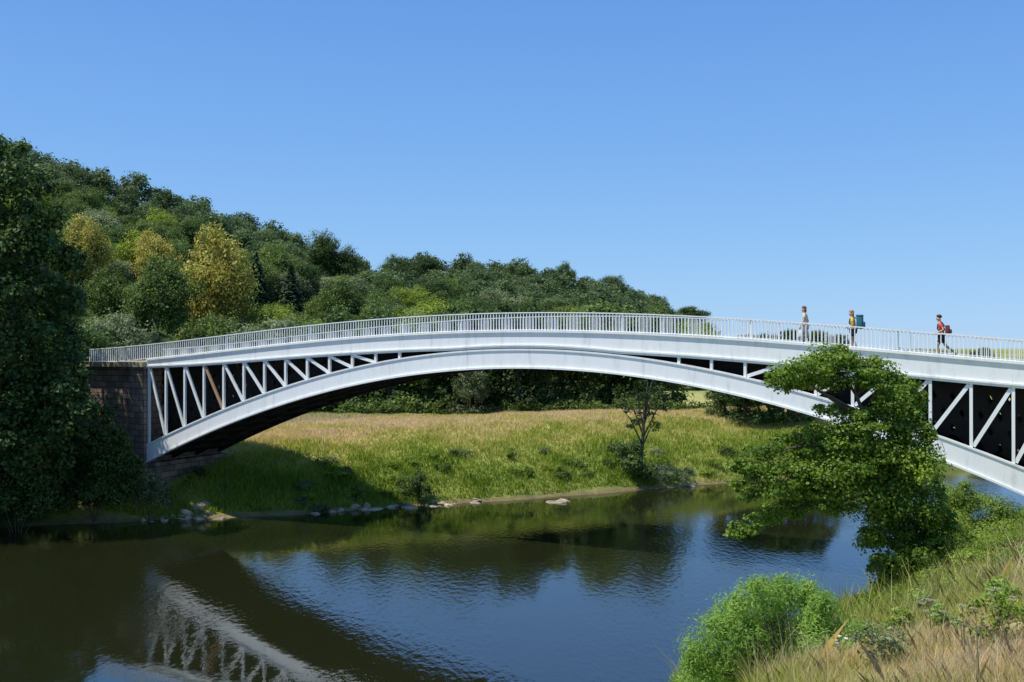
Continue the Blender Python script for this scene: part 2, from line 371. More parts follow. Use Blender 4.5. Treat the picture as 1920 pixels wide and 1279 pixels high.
# near spandrel posts and diagonals
npan = 33; step = SPAN/npan; mid = SPAN*.5
for i in range(npan+1):
    s = i*step if i else .12
    s = min(s, SPAN-.12)
    if z_fb(s)-z_rt(s) > .20:
        mb = MB(); mb.bar(W(s,.08,z_rt(s)+.02),W(s,.08,z_fb(s)+.02),.12,.14,(VX,VY,0)); mb.build('spandrel_post', M['paint'], bridge, OB)
    if i<npan:
        a = max(i*step,.12); c2 = min((i+1)*step,SPAN-.12)
        if min(z_fb(a)-z_rt(a), z_fb(c2)-z_rt(c2)) > (.34 if a<mid else .58):
            mb = MB()
            if a<mid: A,B = W(a+.08,.08,z_fb(a)-.03), W(c2-.08,.08,z_rt(c2)+.07)
            else: A,B = W(a+.08,.08,z_rt(a)+.07), W(c2-.08,.08,z_fb(c2)-.03)
            mb.bar(A,B,.15,.10,(VX,VY,0))
            rusty = (i==3)
            o = mb.build('spandrel_diagonal', M['rust'] if rusty else M['paint'], bridge, OB)
            if rusty: o['label']='rust streaked diagonal brace'
# railings
for near in (True, False):
    p = .06 if near else BW-.10
    mb = MB(); strip(mb,-5.0,SPAN,lambda s:z_rail(s)-.05,z_rail,p-.035,p+.035)
    rail = mb.build('railing', M['paint'], bridge, OB)
    mb = MB(); strip(mb,-5.0,SPAN,lambda s:z_rail(s)-RH+.07,lambda s:z_rail(s)-RH+.11,p-.025,p+.025); mb.build('lower_rail', M['paint'], rail, OB)
    S = np.arange(-4.95, SPAN, .165)
    bal = MB(); bal.bar((0,0,-RH+.05),(0,0,-.045),.036,.036,(VX,VY,0)); proto=None
    rest = MB()
    for s in S:
        if near and 30.2 <= s <= 46.6:
            if proto is None: o = bal.build('baluster', M['paint'], rail); proto = o
            else: o = proto.copy(); link(o, rail)
            o.location = W(s,p,z_rail(s))-OB
        else:
            rest.bar(W(s,p,z_rail(s)-RH+.05),W(s,p,z_rail(s)-.045),.036,.036,(VX,VY,0))
    o = rest.build('balusters', M['paint'], rail, OB); o['kind']='stuff'
    for s in np.arange(0, SPAN, 6.0):
        mb = MB(); mb.bar(W(s+.1,p+.06,z_rail(s+.1)-RH-.05),W(s+.1,p+.06,z_rail(s+.1)-.05),.07,.05,(VX,VY,0)); mb.build('railing_post', M['paint'], rail, OB)

# abutment
def sbox(mb,s0,s1,p0,p1,z0,z1):
    mb.hexa([W(s0,p0,z0),W(s1,p0,z0),W(s1,p1,z0),W(s0,p1,z0),W(s0,p0,z1),W(s1,p0,z1),W(s1,p1,z1),W(s0,p1,z1)])
o_ = W(-2.5,3,0); root = empty('stone_abutment', o_); tag(root,'reddish stone abutment carrying the left end of the white bridge','abutment')
zt = float(z_rail(0))-RH-.42
mb = MB(); sbox(mb,-5.4,-1.15,.12,BW-.12,-1.5,zt); mb.build('wing_wall', M['stone'], root, o_)
mb = MB(); sbox(mb,-1.148,-.004,-.22,BW+.22,-1.5,zt); mb.build('end_pier', M['stone'], root, o_)
mb = MB(); sbox(mb,-5.45,-.002,-.36,BW+.36,zt+.003,zt+.30); mb.build('coping', M['coping'], root, o_)
mb = MB(); sbox(mb,-.002,.75,.02,BW-.02,-1.5,float(z_rb(.2))-.12); mb.build('springing_block', M['stone'], root, o_)

# ------------------------------------------------------------------ trees
def limb_tree(mb, base, top, r0, limbs, n=8):
    mb.tube([base, base.lerp(top,.35)+Vector((.05,.03,0))*r0*8, base.lerp(top,.7)-Vector((.06,.02,0))*r0*8, top],[r0*1.25,r0*.85,r0*.55,r0*.2],n)
    for a,t in limbs:
        s = base.lerp(top,a); md = s.lerp(t,.55)+Vector((0,0,(t-s).length*.12))
        mb.tube([s,md,t],[r0*.45,r0*.28,r0*.08],6)
def broad_lumps(h, w, n, zlow=.16, seed=0, skirt=0):
    rr = random.Random(seed); out=[]; cz=h*(zlow+1)/2; hz=h*(1-zlow)/2
    for i in range(n):
        while True:
            d = Vector((rr.gauss(0,1),rr.gauss(0,1),rr.gauss(0,1))).normalized()
            if d.z>-.75: break
        k = rr.uniform(.45,.72); taper = 1-.15*max(d.z,0)
        r = rr.uniform(.24,.42)
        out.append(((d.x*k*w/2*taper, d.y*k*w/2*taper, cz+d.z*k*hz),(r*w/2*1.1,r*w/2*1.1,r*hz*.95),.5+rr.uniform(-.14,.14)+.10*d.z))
    for i in range(skirt):
        a=i/skirt*6.283+rr.uniform(-.3,.3); r=rr.uniform(.10,.15)*h
        out.append(((math.cos(a)*w*.34,math.sin(a)*w*.34,r*.8),(w*.16,w*.16,r),.42+rr.uniform(-.12,.12)))
    out.append(((0,0,cz),(w*.26,w*.26,hz*.55),.25))
    return out
def conifer_arrays(h, w, n, leaf):
    z = h*(.06+.94*(1-np.sqrt(R.random(n)))); a = R.random(n)*2*math.pi
    tier = (z/h*14)%1.0
    rad = (1-z/h)*w/2*(.55+.55*(1-tier))*(.7+.35*R.random(n))*(1+.2*np.sin(a*5+np.floor(z/h*14)*2))
    P = np.stack([np.cos(a)*rad,np.sin(a)*rad,z-rad*.18],-1)
    nn = nrm(np.stack([np.cos(a)*.7,np.sin(a)*.7,np.full(n,.8)],-1)+R.normal(size=(n,3))*.4)
    return quads(P,nn,leaf*(.7+.6*R.random(n)),.5), .5+R.normal(size=n)*.14-.25*(tier<.3)

# hillside wood ---------------------------------------------------
KIND = ['dark','mid','lime','tan','pale','conifer']
protos = {}
for kind in KIND:
    protos[kind]=[]
    for v in range(5 if kind in('dark','mid') else 2):
        if kind=='conifer': q,t = conifer_arrays(1.0,.5,3000,.05)
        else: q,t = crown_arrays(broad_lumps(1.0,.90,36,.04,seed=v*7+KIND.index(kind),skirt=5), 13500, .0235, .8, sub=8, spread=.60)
        key = 'conifer' if kind=='conifer' else 'wood_'+kind
        protos[kind].append((q,t,np_mesh('woodland_tree',q,t,M[key])))
TEXT = {'dark':('dark green broadleaf tree in the wood on the hillside','dark green hillside trees'),
        'mid':('mid green broadleaf tree in the wood on the hillside','mid green hillside trees'),
        'lime':('bright yellow green tree in the wood on the hillside','yellow green hillside trees'),
        'tan':('golden tan tree in the wood on the hillside','golden tan hillside trees'),
        'pale':('pale grey green tree in the wood on the hillside','pale hillside trees'),
        'conifer':('dark pointed conifer in the wood on the hillside','hillside conifers')}
def wood_tree(kind, x, y, h, wscale=1.0, label=None, name=None):
    q,t,mesh = random.choice(protos[kind])
    o = bpy.data.objects.new(name or ('conifer_tree' if kind=='conifer' else 'woodland_tree'), mesh); link(o)
    o.location=(x,y,gz(x,y)-.3); o.scale=(h*wscale,h*wscale,h); o.rotation_euler=(0,0,random.uniform(0,6.28))
    if label: tag(o,label,'tree')
    else: tag(o,TEXT[kind][0],'tree',TEXT[kind][1])
    return o
feat = [(410,418,150,165,'tan','largest golden tan tree, standing out tall on the lower hillside'),
        (158,398,170,105,'tan','golden tan tree high beside the big dark tree on the left'),
        (292,424,178,100,'tan','small golden tan tree between the two larger tan ones'),
        (300,468,138,160,'mid','wide mid green tree in front of the golden tan tree'),
        (228,572,112,150,'pale','pale grey green rounded tree just above the left end of the railing'),
        (400,572,122,125,'mid',None),(205,500,150,110,'mid',None),
        (480,470,205,70,'conifer',None),(545,490,210,66,'conifer',None),
        (820,558,170,170,'lime','wide bright yellow green tree just above the railing near mid bridge'),
        (700,560,165,120,'dark',None),(640,520,190,120,'mid',None),(930,560,190,120,'dark',None),(1000,555,215,100,'mid',None),
        (605,434,300,80,'dark',None),(650,462,300,65,'dark',None),(740,476,330,65,'dark',None),(800,478,335,65,'dark',None),(1060,490,385,50,'dark','dark tree breaking the skyline above the middle of the railing'),
        (1295,570,415,90,'dark','dark tree at the right end of the wooded skyline'),(1150,513,400,65,'dark',None)]
fl=[]
for px,ty,Y,wp,kind,lab in feat:
    x=(px-960)/F*Y; top=CZ+(HY-ty)/F*Y; h=max(6.0, top-gz(x,Y)+.3); wm=wp/F*Y
    base=.5 if kind=='conifer' else .92
    wood_tree(kind,x,Y,h,np.clip(wm/(h*base),.5,1.6),lab); fl.append((px,Y,wp))
cand=[]
Y=103.0
while Y<440:
    stepy = 4.3+Y*.0140; dx = 4.5+Y*.0115
    for x in np.arange(-.66*Y,.215*Y,dx):
        xx=x+random.uniform(-.45,.45)*dx; yy=Y+random.uniform(-.5,.5)*stepy; px=960+F*xx/yy
        hv=float(hill(np.array([xx]),np.array([yy]))[0])
        yr=float(np.interp(px,[-900,-300,1330,2400],[210,230,420,500]))
        if yy>yr+12: continue
        if hv<.2 and not(px<640 and yy>102): continue
        if px>1322 or px<-190: continue
        if any(abs(px-f[0])<f[2]*.54 and f[1]-46<yy<f[1]+4 for f in fl): continue
        s=(xx-LX)*UX+(yy-LY)*UY; p=(xx-LX)*VX+(yy-LY)*VY
        if s<8 and abs(p-3)<7: continue
        cand.append((yy,xx,px))
    Y+=stepy
cand.sort()
ww=['dark']*38+['mid']*44+['lime']*10+['pale']*6+['conifer']*2
restq=[];restt=[]
low={}
for kind in KIND:
    low[kind]=[]
    for q,t,_ in protos[kind]:
        sel=R.permutation(len(q))[:2200]; qq=q[sel]; cc=qq.mean(1,keepdims=True); low[kind].append((cc+(qq-cc)*2.0,t[sel]))
NIND=278
for i,(yy,xx,px) in enumerate(cand):
    kind=random.choice(ww)
    if kind=='conifer' and not(380<px<680): kind='dark'
    h=random.uniform(6.5,11.5)+ (2.5 if random.random()<.12 else 0)
    if i<NIND: wood_tree(kind,xx,yy,h,random.uniform(.9,1.25))
    else:
        kind = kind if kind in('dark','mid') else 'mid'
        q,t=random.choice(low[kind]); a=random.uniform(0,6.28); ca_,sa_=math.cos(a),math.sin(a); wsc=random.uniform(.95,1.3)
        rot=np.array([[ca_,-sa_,0],[sa_,ca_,0],[0,0,1]])
        restq.append((q*np.array([h*wsc,h*wsc,h]))@rot.T+np.array([xx,yy,gz(xx,yy)-.4])); restt.append(t+random.uniform(-.28,.30))
if restq:
    o=np_obj('distant_woodland',np.concatenate(restq),np.concatenate(restt),M['wood_far'])
    tag(o,'dense green wood covering the far ridge of the hill','wood',kind='stuff')

# tree row behind the meadow ---------------------------------------
rowp=[]
for v,(key) in enumerate(['wood_dark','wood_mid','wood_dark','wood_pale']):
    root=empty('meadow_tree',(0,0,-500)); lum=broad_lumps(10,8.2,28,.0,seed=60+v,skirt=9)
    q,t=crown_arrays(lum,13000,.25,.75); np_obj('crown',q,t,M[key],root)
    mb=MB(); limb_tree(mb,Vector((0,0,-.3)),Vector((.2,0,7.5)),.24,[(.3,Vector((2,1,5.5))),(.4,Vector((-2,.5,6))),(.5,Vector((.3,-2,6.5)))]); mb.build('trunk',M['bark'],root)
    rowp.append([root,0])
def meadow_tree(v,x,y,h,wsc,label,group=None):
    r=rowp[v]; o=r[0] if r[1]==0 else copy_tree(r[0]); r[1]+=1
    if 'group' in o: del o['group']
    o.location=(x,y,gz(x,y)-.1); o.scale=(h/10*wsc,h/10*wsc,h/10); o.rotation_euler=(0,0,random.uniform(0,6.28)); tag(o,label,'tree',group)
px=650
while px<1245:
    Y=random.uniform(97,104); h=random.uniform(10.0,12.5)
    meadow_tree(random.choice([0,0,2,1,1]),(px-960)/F*Y,Y,h,random.uniform(.85,1.1),'green tree in the row behind the meadow, seen under the arch','trees in a row behind the meadow')
    px+=random.uniform(34,48)
meadow_tree(3,(882-960)/F*94,94,6.0,.85,'pale olive rounded tree in front of the dark trees behind the meadow')
for px,Y,h in [(1225,150,9),(1275,155,8),(1330,160,8.5),(1360,86,4.4),(1395,84,5.0),(1440,85,5.2),(1480,86,5.4),(1520,90,5.6),(1385,112,6.3),(1560,110,6.2),(1620,120,6.5),(1690,125,6.5),(1760,130,6.5),(1840,135,6.5)]:
    meadow_tree(random.choice([0,2]),(px-960)/F*Y,Y,h,1.2,'green tree on the flat ground beyond the right half of the arch','trees beyond the right half of the arch')
for px,ty,Y in [(1400,622,330),(1440,618,320),(1485,612,325),(1530,614,330),(1570,622,340),(1690,648,300),(1720,650,310),(1845,648,330)]:
    x=(px-960)/F*Y; h=CZ+(HY-ty)/F*Y-gz(x,Y)
    meadow_tree(random.choice([0,2]),x,Y,max(h,6),1.25,'far tree whose top shows through the railing below the walkers','far trees seen through the railing')
# hedge
lum=[]
for px in np.arange(640,1480,8):
    Y=94+random.uniform(-.6,.6); x=(px-960)/F*Y; h=random.uniform(.45,.85)*(1.3 if px<860 else 1); lum.append(((x,Y,gz(x,Y)+h*.5),(.75,.6,h),.48+random.uniform(-.15,.15)))
q,t=crown_arrays(lum,14000,.2,.6); c0=np.array([6,93,3]); tag(np_obj('hedge',q,t,M['wood_mid'],None,c0),'low green hedge along the far edge of the meadow','hedge')

# big dark tree on the left ----------------------------------------
def px_lumps(L_, Y, jit, tone=.5, dy=1.0, grow=1.0):
    out=[]
    for it in L_:
        px,py,rx,ry = it[:4]; yy = Y+random.uniform(-jit,jit)+(it[4] if len(it)>4 else 0)
        p=at(px,py,yy); k=yy/F*grow
        out.append(((p.x,p.y,p.z),(rx*k,(rx+ry)*.5*k*dy,ry*k),tone+random.uniform(-.14,.14)))
    return out
big=[(10,290,45,42),(45,350,50,45),(-40,330,70,60),(15,390,62,55),(85,425,45,40),(40,470,70,50),(105,490,48,40),(60,550,75,55),(120,570,38,42),(20,620,70,60),(90,640,62,48),(128,668,32,30),(50,720,70,50),(110,735,48,38),(10,790,60,48),(75,800,55,40),(-30,520,90,70),(-120,420,110,90),(-140,600,120,100),(-60,700,90,80),(-150,760,110,90),(-90,280,60,50),(-200,520,110,100),(120,790,40,35),(-60,430,80,70),(135,740,36,36),(130,820,40,36),(150,710,24,26),(155,775,28,30),(30,850,60,45),(100,860,50,40),
     (20,520,70,55,4.5),(60,600,70,55,5),(90,680,50,45,4),(0,640,80,60,6),(60,450,60,50,4),(-60,560,90,70,6),(100,560,45,45,4.5),(40,700,70,50,5),(-260,640,110,100),(-250,800,110,90),(-60,830,80,60),(-160,860,90,60),(70,760,60,40,4),(20,830,60,50,3)]  # unseen lumps, behind and off to the left, added to shade abutment and bank
base=Vector((-29.5,53.5,gz(-29.5,53.5)-.3)); root=empty('tall_tree',base); tag(root,'tall dark green tree rising at the left edge of the photo beside the bridge end','tree')
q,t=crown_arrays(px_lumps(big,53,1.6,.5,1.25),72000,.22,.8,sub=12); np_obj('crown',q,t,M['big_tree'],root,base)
mb=MB(); limb_tree(mb,base,Vector((-28.6,53,19)),.5,[(.3,at(60,640,53)),(.4,at(90,500,53)),(.5,at(40,400,53)),(.35,at(-140,560,53))]); mb.build('trunk',M['bark'],root,base)

# shrubs -----------------------------------------------------------
def shrub(name,lumps,n,leaf,mat,label,cat='shrub',group=None,asp=.6,spread=.5):
    cx=sum(l[0][0] for l in lumps)/len(lumps); cy=sum(l[0][1] for l in lumps)/len(lumps); b=Vector((cx,cy,gz(cx,cy)-.1))
    root=empty(name,b); tag(root,label,cat,group)
    q,t=crown_arrays(lumps,n,leaf,asp,spread=spread); np_obj('foliage',q,t,mat,root,b)
    mb=MB()
    for l in lumps: 
        tp=b.lerp(Vector(l[0]),.75); mb.tube([b,b.lerp(tp,.5)+Vector((.03,.02,.02)),tp],[.025,.016,.006],5)
    mb.build('stems',M['bark'],root,b); return root
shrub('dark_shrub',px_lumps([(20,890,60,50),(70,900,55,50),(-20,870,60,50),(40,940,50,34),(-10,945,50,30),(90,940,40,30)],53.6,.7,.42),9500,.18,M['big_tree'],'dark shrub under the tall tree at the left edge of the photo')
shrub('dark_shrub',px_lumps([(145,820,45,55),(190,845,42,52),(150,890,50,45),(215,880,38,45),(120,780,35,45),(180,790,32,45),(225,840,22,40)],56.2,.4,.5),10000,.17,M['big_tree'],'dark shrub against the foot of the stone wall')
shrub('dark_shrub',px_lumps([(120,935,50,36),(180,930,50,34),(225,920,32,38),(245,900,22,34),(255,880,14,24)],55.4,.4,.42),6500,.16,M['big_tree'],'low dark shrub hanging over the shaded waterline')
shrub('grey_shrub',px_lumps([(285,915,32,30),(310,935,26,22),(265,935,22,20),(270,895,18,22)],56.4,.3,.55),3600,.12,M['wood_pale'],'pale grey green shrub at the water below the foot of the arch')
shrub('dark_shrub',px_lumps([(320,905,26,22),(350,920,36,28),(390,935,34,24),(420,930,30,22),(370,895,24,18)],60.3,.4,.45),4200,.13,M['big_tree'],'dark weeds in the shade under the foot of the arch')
shrub('bank_bush',px_lumps([(775,905,26,22),(790,925,22,20),(760,925,18,18)],62.8,.3,.4),2600,.13,M['wood_dark'],'small dark bush low on the grassy bank by the stones')
shrub('bank_bush',px_lumps([(1180,840,26,25),(1195,870,30,30),(1215,885,24,24),(1170,860,18,22)],70,.4,.45),3200,.16,M['wood_dark'],'dark bush around the foot of the thin tree on the far bank')
shrub('reed_clump',px_lumps([(1240,890,34,18),(1270,893,24,16),(1215,898,20,14)],70.2,.3,.55),1800,.22,M['wood_pale'],'pale reeds at the water right of the thin tree',asp=.2)
# rough weeds along the far bank
for i in range(40):
    px=random.uniform(560,1380); x0=(px-960)/F*66; 
    yw=float(np.interp(x0,FX,FY))+random.uniform(.5,5.0); x=(px-960)/F*yw; zb=gz(x,yw); hh_=random.uniform(.2,.5); ws=random.uniform(.4,1.0)
    lm=[((x+random.uniform(-.5,.5)*ws,yw+random.uniform(-.3,.3),zb+hh_*random.uniform(.3,.7)),(ws*.6,ws*.5,hh_*.7),.45+random.uniform(-.2,.25)) for _ in range(4)]
    shrub('weed_clump',lm,650,.13,M[random.choice(['wood_mid','bankbush','wood_pale','bankbush'])],'rough clump of weeds on the lower part of the far grassy bank','weeds','weed clumps along the far bank',asp=.35)
# thin tree on the far bank
b=at(1197,872,70.5); b.z=gz(b.x,b.y)-.1; root=empty('thin_tree',b); tag(root,'thin sparse tree with bare upper twigs on the far bank','tree')
tl=[(1195,745,20,14),(1230,735,18,12),(1175,765,18,12),(1215,775,24,14),(1245,765,14,12),(1190,795,22,14),(1225,800,16,12),(1205,722,12,9)]
q,t=crown_arrays(px_lumps(tl,70.5,.5,.5),1300,.16,.6); np_obj('crown',q,t,M['wood_dark'],root,b)
mb=MB(); limb_tree(mb,b,at(1215,715,70.5),.15,[(.35,at(1165,765,70.3)),(.4,at(1250,748,70.6)),(.5,at(1188,720,70.5)),(.55,at(1242,722,70.4)),(.3,at(1230,790,70.2)),(.6,at(1225,708,70.5)),(.45,at(1172,740,70.6))]); mb.build('trunk',M['bark'],root,b)

# alder in the foreground ------------------------------------------
AY=20.0
al=[(1545,670,40,20),(1500,698,46,20),(1585,690,55,24),(1645,702,50,24),(1468,722,32,16),(1530,722,46,16),(1690,735,36,28),(1612,722,46,16),(1705,770,24,26),(1455,705,18,12),
    (1655,790,50,22),(1595,803,52,20),(1700,812,40,36),(1535,818,48,18),(1485,840,42,20),(1430,852,38,18),(1622,838,62,28),(1552,852,62,26),(1695,855,52,40),(1400,880,30,16),(1383,906,22,13),
    (1490,882,54,22),(1580,888,62,28),(1660,895,60,38),(1728,890,36,45),(1522,918,48,20),(1603,930,56,26),(1700,940,56,42),(1648,962,50,30),(1738,950,28,42),(1668,752,30,22),(1440,892,44,18),(1462,918,42,16),(1565,772,34,14),
    (1470,957,40,15),(1430,973,32,14),(1395,990,26,12),(1374,1003,16,10),(1562,955,36,15),(1690,1000,58,38),(1730,1020,40,38),(1645,1020,36,26),(1700,1060,46,36),(1680,1095,34,26),(1730,1080,44,32),(1660,1060,28,24),(1760,1000,30,40),(1510,950,34,14),(1620,875,46,24),(1410,930,24,12)]
sat=[]
for it in al:
    for _ in range(2):
        a=random.uniform(0,6.28); sat.append((it[0]+math.cos(a)*it[2]*1.0,it[1]+math.sin(a)*it[3]*1.0,it[2]*random.uniform(.28,.45),it[3]*random.uniform(.35,.5)))
b=at(1697,1120,AY); b.z=gz(b.x,b.y)-.1; root=empty('alder_tree',b); tag(root,'leafy alder on the near bank standing in front of the right half of the bridge','tree')
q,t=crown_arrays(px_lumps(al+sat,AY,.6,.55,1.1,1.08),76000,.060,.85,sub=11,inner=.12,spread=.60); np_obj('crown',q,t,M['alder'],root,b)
mb=MB(); P=lambda x,y: at(x,y,AY+.1)
mb.tube([b,P(1690,1040),P(1672,960),P(1650,880),P(1628,800),P(1605,740),P(1570,690)],[.10,.085,.075,.06,.045,.035,.012],8)
for pts in ([(1672,960),(1600,930),(1500,915),(1430,905)],[(1660,920),(1580,940),(1470,955),(1380,1000)],[(1640,840),(1560,830),(1480,840),(1400,875)],[(1620,780),(1560,745),(1500,715),(1460,722)],[(1628,800),(1660,760),(1690,730)],[(1605,740),(1640,715),(1660,700)],[(1650,880),(1700,840),(1715,780)],[(1628,800),(1590,770),(1530,730)],[(1640,850),(1590,860),(1500,880)]):
    mb.tube([P(*q_) for q_ in pts],[.04,.03,.02,.008][:len(pts)],6)
mb.build('trunk',M['bark'],root,b)

# willow bush and bank bushes --------------------------------------
wl=[(1440,1125,48,34),(1490,1140,52,40),(1410,1160,55,40),(1530,1160,40,40),(1370,1200,55,45),(1450,1200,70,50),(1520,1215,60,50),(1325,1245,45,40),(1400,1255,70,45),(1480,1270,80,45),(1560,1240,40,45),(1310,1285,40,30),(1590,1200,40,35),(1420,1100,18,18),(1470,1098,20,18),(1510,1108,18,18),(1385,1135,20,18),(1345,1180,22,20),(1550,1130,22,20),(1300,1250,20,20),(1630,1215,34,24),(1600,1250,40,30)]
shrub('willow_bush',px_lumps(wl,9.5,.4,.54,1.2,1.05),46000,.046,M['willow'],'bright green willow bush at the bottom edge of the photo by the water',asp=.22,spread=.78)
shrub('bank_shrub',px_lumps([(1830,955,60,32),(1885,985,55,36),(1790,970,48,36),(1860,1005,65,34),(1915,1010,45,36),(1805,925,26,22),(1780,930,24,26),(1920,985,40,30)],29,.6,.55,1,1.0),24000,.07,M['bankbush'],'bright green shrub on the near bank under the right end of the arch',asp=.4,spread=.62)
shrub('bank_shrub',px_lumps([(1765,1000,38,40),(1785,1040,50,38),(1745,1060,38,40),(1825,1025,50,30),(1790,985,30,26)],22,.6,.5,1,1.1),18000,.055,M['bankbush'],'bright green shrub on the near bank just right of the alder trunk',asp=.4,spread=.62)
shrub('bank_shrub',px_lumps([(1990,990,60,40),(2040,1000,60,40),(1965,1010,50,36)],27,.5,.5),6000,.08,M['bankbush'],'bright green shrub running off the right edge of the photo',asp=.4)
shrub('bank_shrub',px_lumps([(1870,1035,60,26),(1920,1030,50,30),(1830,1058,45,24),(1770,1092,44,24),(1890,1060,40,20)],17,.5,.6),17000,.042,M['bankbush'],'low yellow green bush in the grass between the alder and the right edge',asp=.35,spread=.62)
shrub('bank_shrub',px_lumps([(1640,1150,40,26),(1690,1125,40,24),(1605,1180,34,24),(1735,1110,36,20),(1660,1170,40,20)],14.5,.4,.5),14000,.038,M['bankbush'],'low leafy growth at the edge of the bank below the alder',asp=.35,spread=.62)
# weeds scattered in the near grass
for i in range(22):
    Y=random.uniform(7,16); k=random.uniform(.36,.52); x=k*Y; zb=gz(x,Y); s_=random.uniform(.10,.22)
    lm=[((x+random.uniform(-.7,.7)*s_,Y+random.uniform(-.7,.7)*s_,zb+s_*random.uniform(.4,1.2)),(s_*.7,s_*.7,s_*.9),.5+random.uniform(-.2,.2)) for _ in range(4)]
    shrub('weed_clump',lm,520,.04,M[random.choice(['bankbush','willow','wood_pale'])],'small leafy weed standing in the rough grass of the near bank','weeds','weeds in the grass of the near bank',asp=.4,spread=.65)

# ------------------------------------------------------------------ grass
def blades(x,y,h,wd,tone,lean=.35):
    n=len(x); z=ground_z(x,y)-.03; a=R.random(n)*math.pi; l=np.clip(R.normal(size=(n,2)),-1.6,1.6)*lean
    B=np.stack([x,y,z],-1); s=np.stack([np.cos(a)*wd,np.sin(a)*wd,np.zeros(n)],-1)*.5
    ll=np.stack([l[:,0]*h,l[:,1]*h,np.zeros(n)],-1); up_=np.stack([np.zeros(n),np.zeros(n),h],-1)
    mid_=B+ll*.44+up_*.56; T=B+ll+up_*(1-.12*np.linalg.norm(l,axis=1))[:,None]
    return np.stack([B-s,B+s,mid_+s*.75,T,mid_-s*.75],1)
n=230000
yy=57+46*R.random(n)**1.35; xx=-24+52*R.random(n); D=yy-np.interp(xx,FX,FY); keep=(D>.35)
xx=xx[keep];yy=yy[keep];D=D[keep]
ss=(xx-LX)*UX+(yy-LY)*UY; pp=(xx-LX)*VX+(yy-LY)*VY; keep=~((ss<1.2)&(pp>-.3)&(pp<6.4)); xx=xx[keep];yy=yy[keep];D=D[keep]
cl=fbm(xx*.8,yy*.8,41)
h=np.interp(D,[0,2,6,15,40],[.34,.5,.44,.34,.30])*(.6+.5*R.random(len(xx)))*(1+.7*cl)
tn=cover(xx,yy,0)+.12*R.normal(size=len(xx))-.12*cl
o=np_obj('meadow_grass',blades(xx,yy,h,.04+.035*R.random(len(xx)),tn),tn,M['grass']); tag(o,'tall grass covering the far bank and the dry meadow','grass',kind='stuff')
def near_pts(n,y0,y1,pw,k0,k1):
    y=y0+(y1-y0)*R.random(n)**pw; k=k0+(k1-k0)*R.random(n); return k*y,y
Qs=[];Ts=[]
for n,y0,y1,pw,k0,k1,hh_,wd in [(230000,4.4,12,1.0,.24,.62,.15,.0034),(150000,11,26,.9,.17,.60,.24,.009),(60000,24,48,1.0,.25,.60,.40,.022)]:
    x,y=near_pts(n,y0,y1,pw,k0,k1); d=.70*(np.interp(x,NX,NY)-y); kp=d>.5; x=x[kp];y=y[kp]; d=d[kp]
    cl=fbm(x*1.6,y*1.6,51); tall=np.where(R.random(len(x))<.04,2.0,1.0)
    hgt=hh_*(.4+.8*R.random(len(x)))*np.maximum(.25,1+1.3*cl)*tall
    tn=cover(x,y,0)+.16*R.normal(size=len(x))+np.where(tall>1,.25,0)
    Qs.append(blades(x,y,hgt,wd*(.7+.6*R.random(len(x))),tn,.42)); Ts.append(tn)
o=np_obj('bank_grass',np.concatenate(Qs),np.concatenate(Ts),M['grass']); tag(o,'long green and straw coloured grass on the near bank at the right','grass',kind='stuff')

# umbel flower plants on the near bank ------------------------------
M['stem']=plain('dry_stem',(.20,.17,.07),.8,.3,20)
M['umbel']=plain('umbel_flower',(.34,.33,.17),.8,.25,40)
M['white_flower']=plain('white_flower',(.7,.7,.62),.8,.1,40)
def umbel(px,py,Y,label,fm,seed,spread=1.0,hs=1.0):
    rr=random.Random(seed); t=at(px,py,Y); b=Vector((t.x,t.y,gz(t.x,t.y)-.05)); H=max(.3,t.z-b.z)
    root=empty('umbel_plant',b); tag(root,label,'wild plant')
    mb=MB(); mb.tube([b,b+Vector((.02,.01,H*.5)),b+Vector((0,0,H))],[.006,.004,.0025],5)
    heads=[(b+Vector((0,0,H)),1.0)]
    for k in range(5):
        a=rr.uniform(0,6.28); f=rr.uniform(.35,.75); s=b+Vector((0,0,H*f)); e=s+Vector((math.cos(a)*.12*spread,math.sin(a)*.12*spread,H*(1-f)*rr.uniform(.5,.9)))
        mb.tube([s,s.lerp(e,.5)+Vector((0,0,-.02)),e],[.0035,.0025,.002],4); heads.append((e,.75))
    mb.build('stem',M['stem'],root,b)
    for hd,sc in heads:
        fb=MB()
        for k in range(16):
            a=k*2.4; r_=.035*sc*hs*math.sqrt((k+.5)/16); e=hd+Vector((math.cos(a)*r_,math.sin(a)*r_,.025*sc*hs-r_*.12))
            fb.tube([hd,e],[.0014,.001],3); fb.blob(e,(.005*sc,.005*sc,.0035),1,.2,k)
        fb.build('flower_head',fm,root,b)
umbel(1740,1128,8.0,'cream umbel plant, leftmost of those in the dry grass at the right',M['umbel'],1)
umbel(1803,1140,6.6,'cream umbel plant in the dry grass left of the brown stems',M['umbel'],2)
umbel(1868,1108,7.2,'cream umbel plant near the right edge of the photo',M['umbel'],3)
umbel(1828,1150,5.6,'brown dried umbel plant nearest the viewer at the right',M['stem'],4,1.4)
umbel(1572,1245,8.2,'white flowered plant beside the willow bush',M['white_flower'],5,.5,.6)

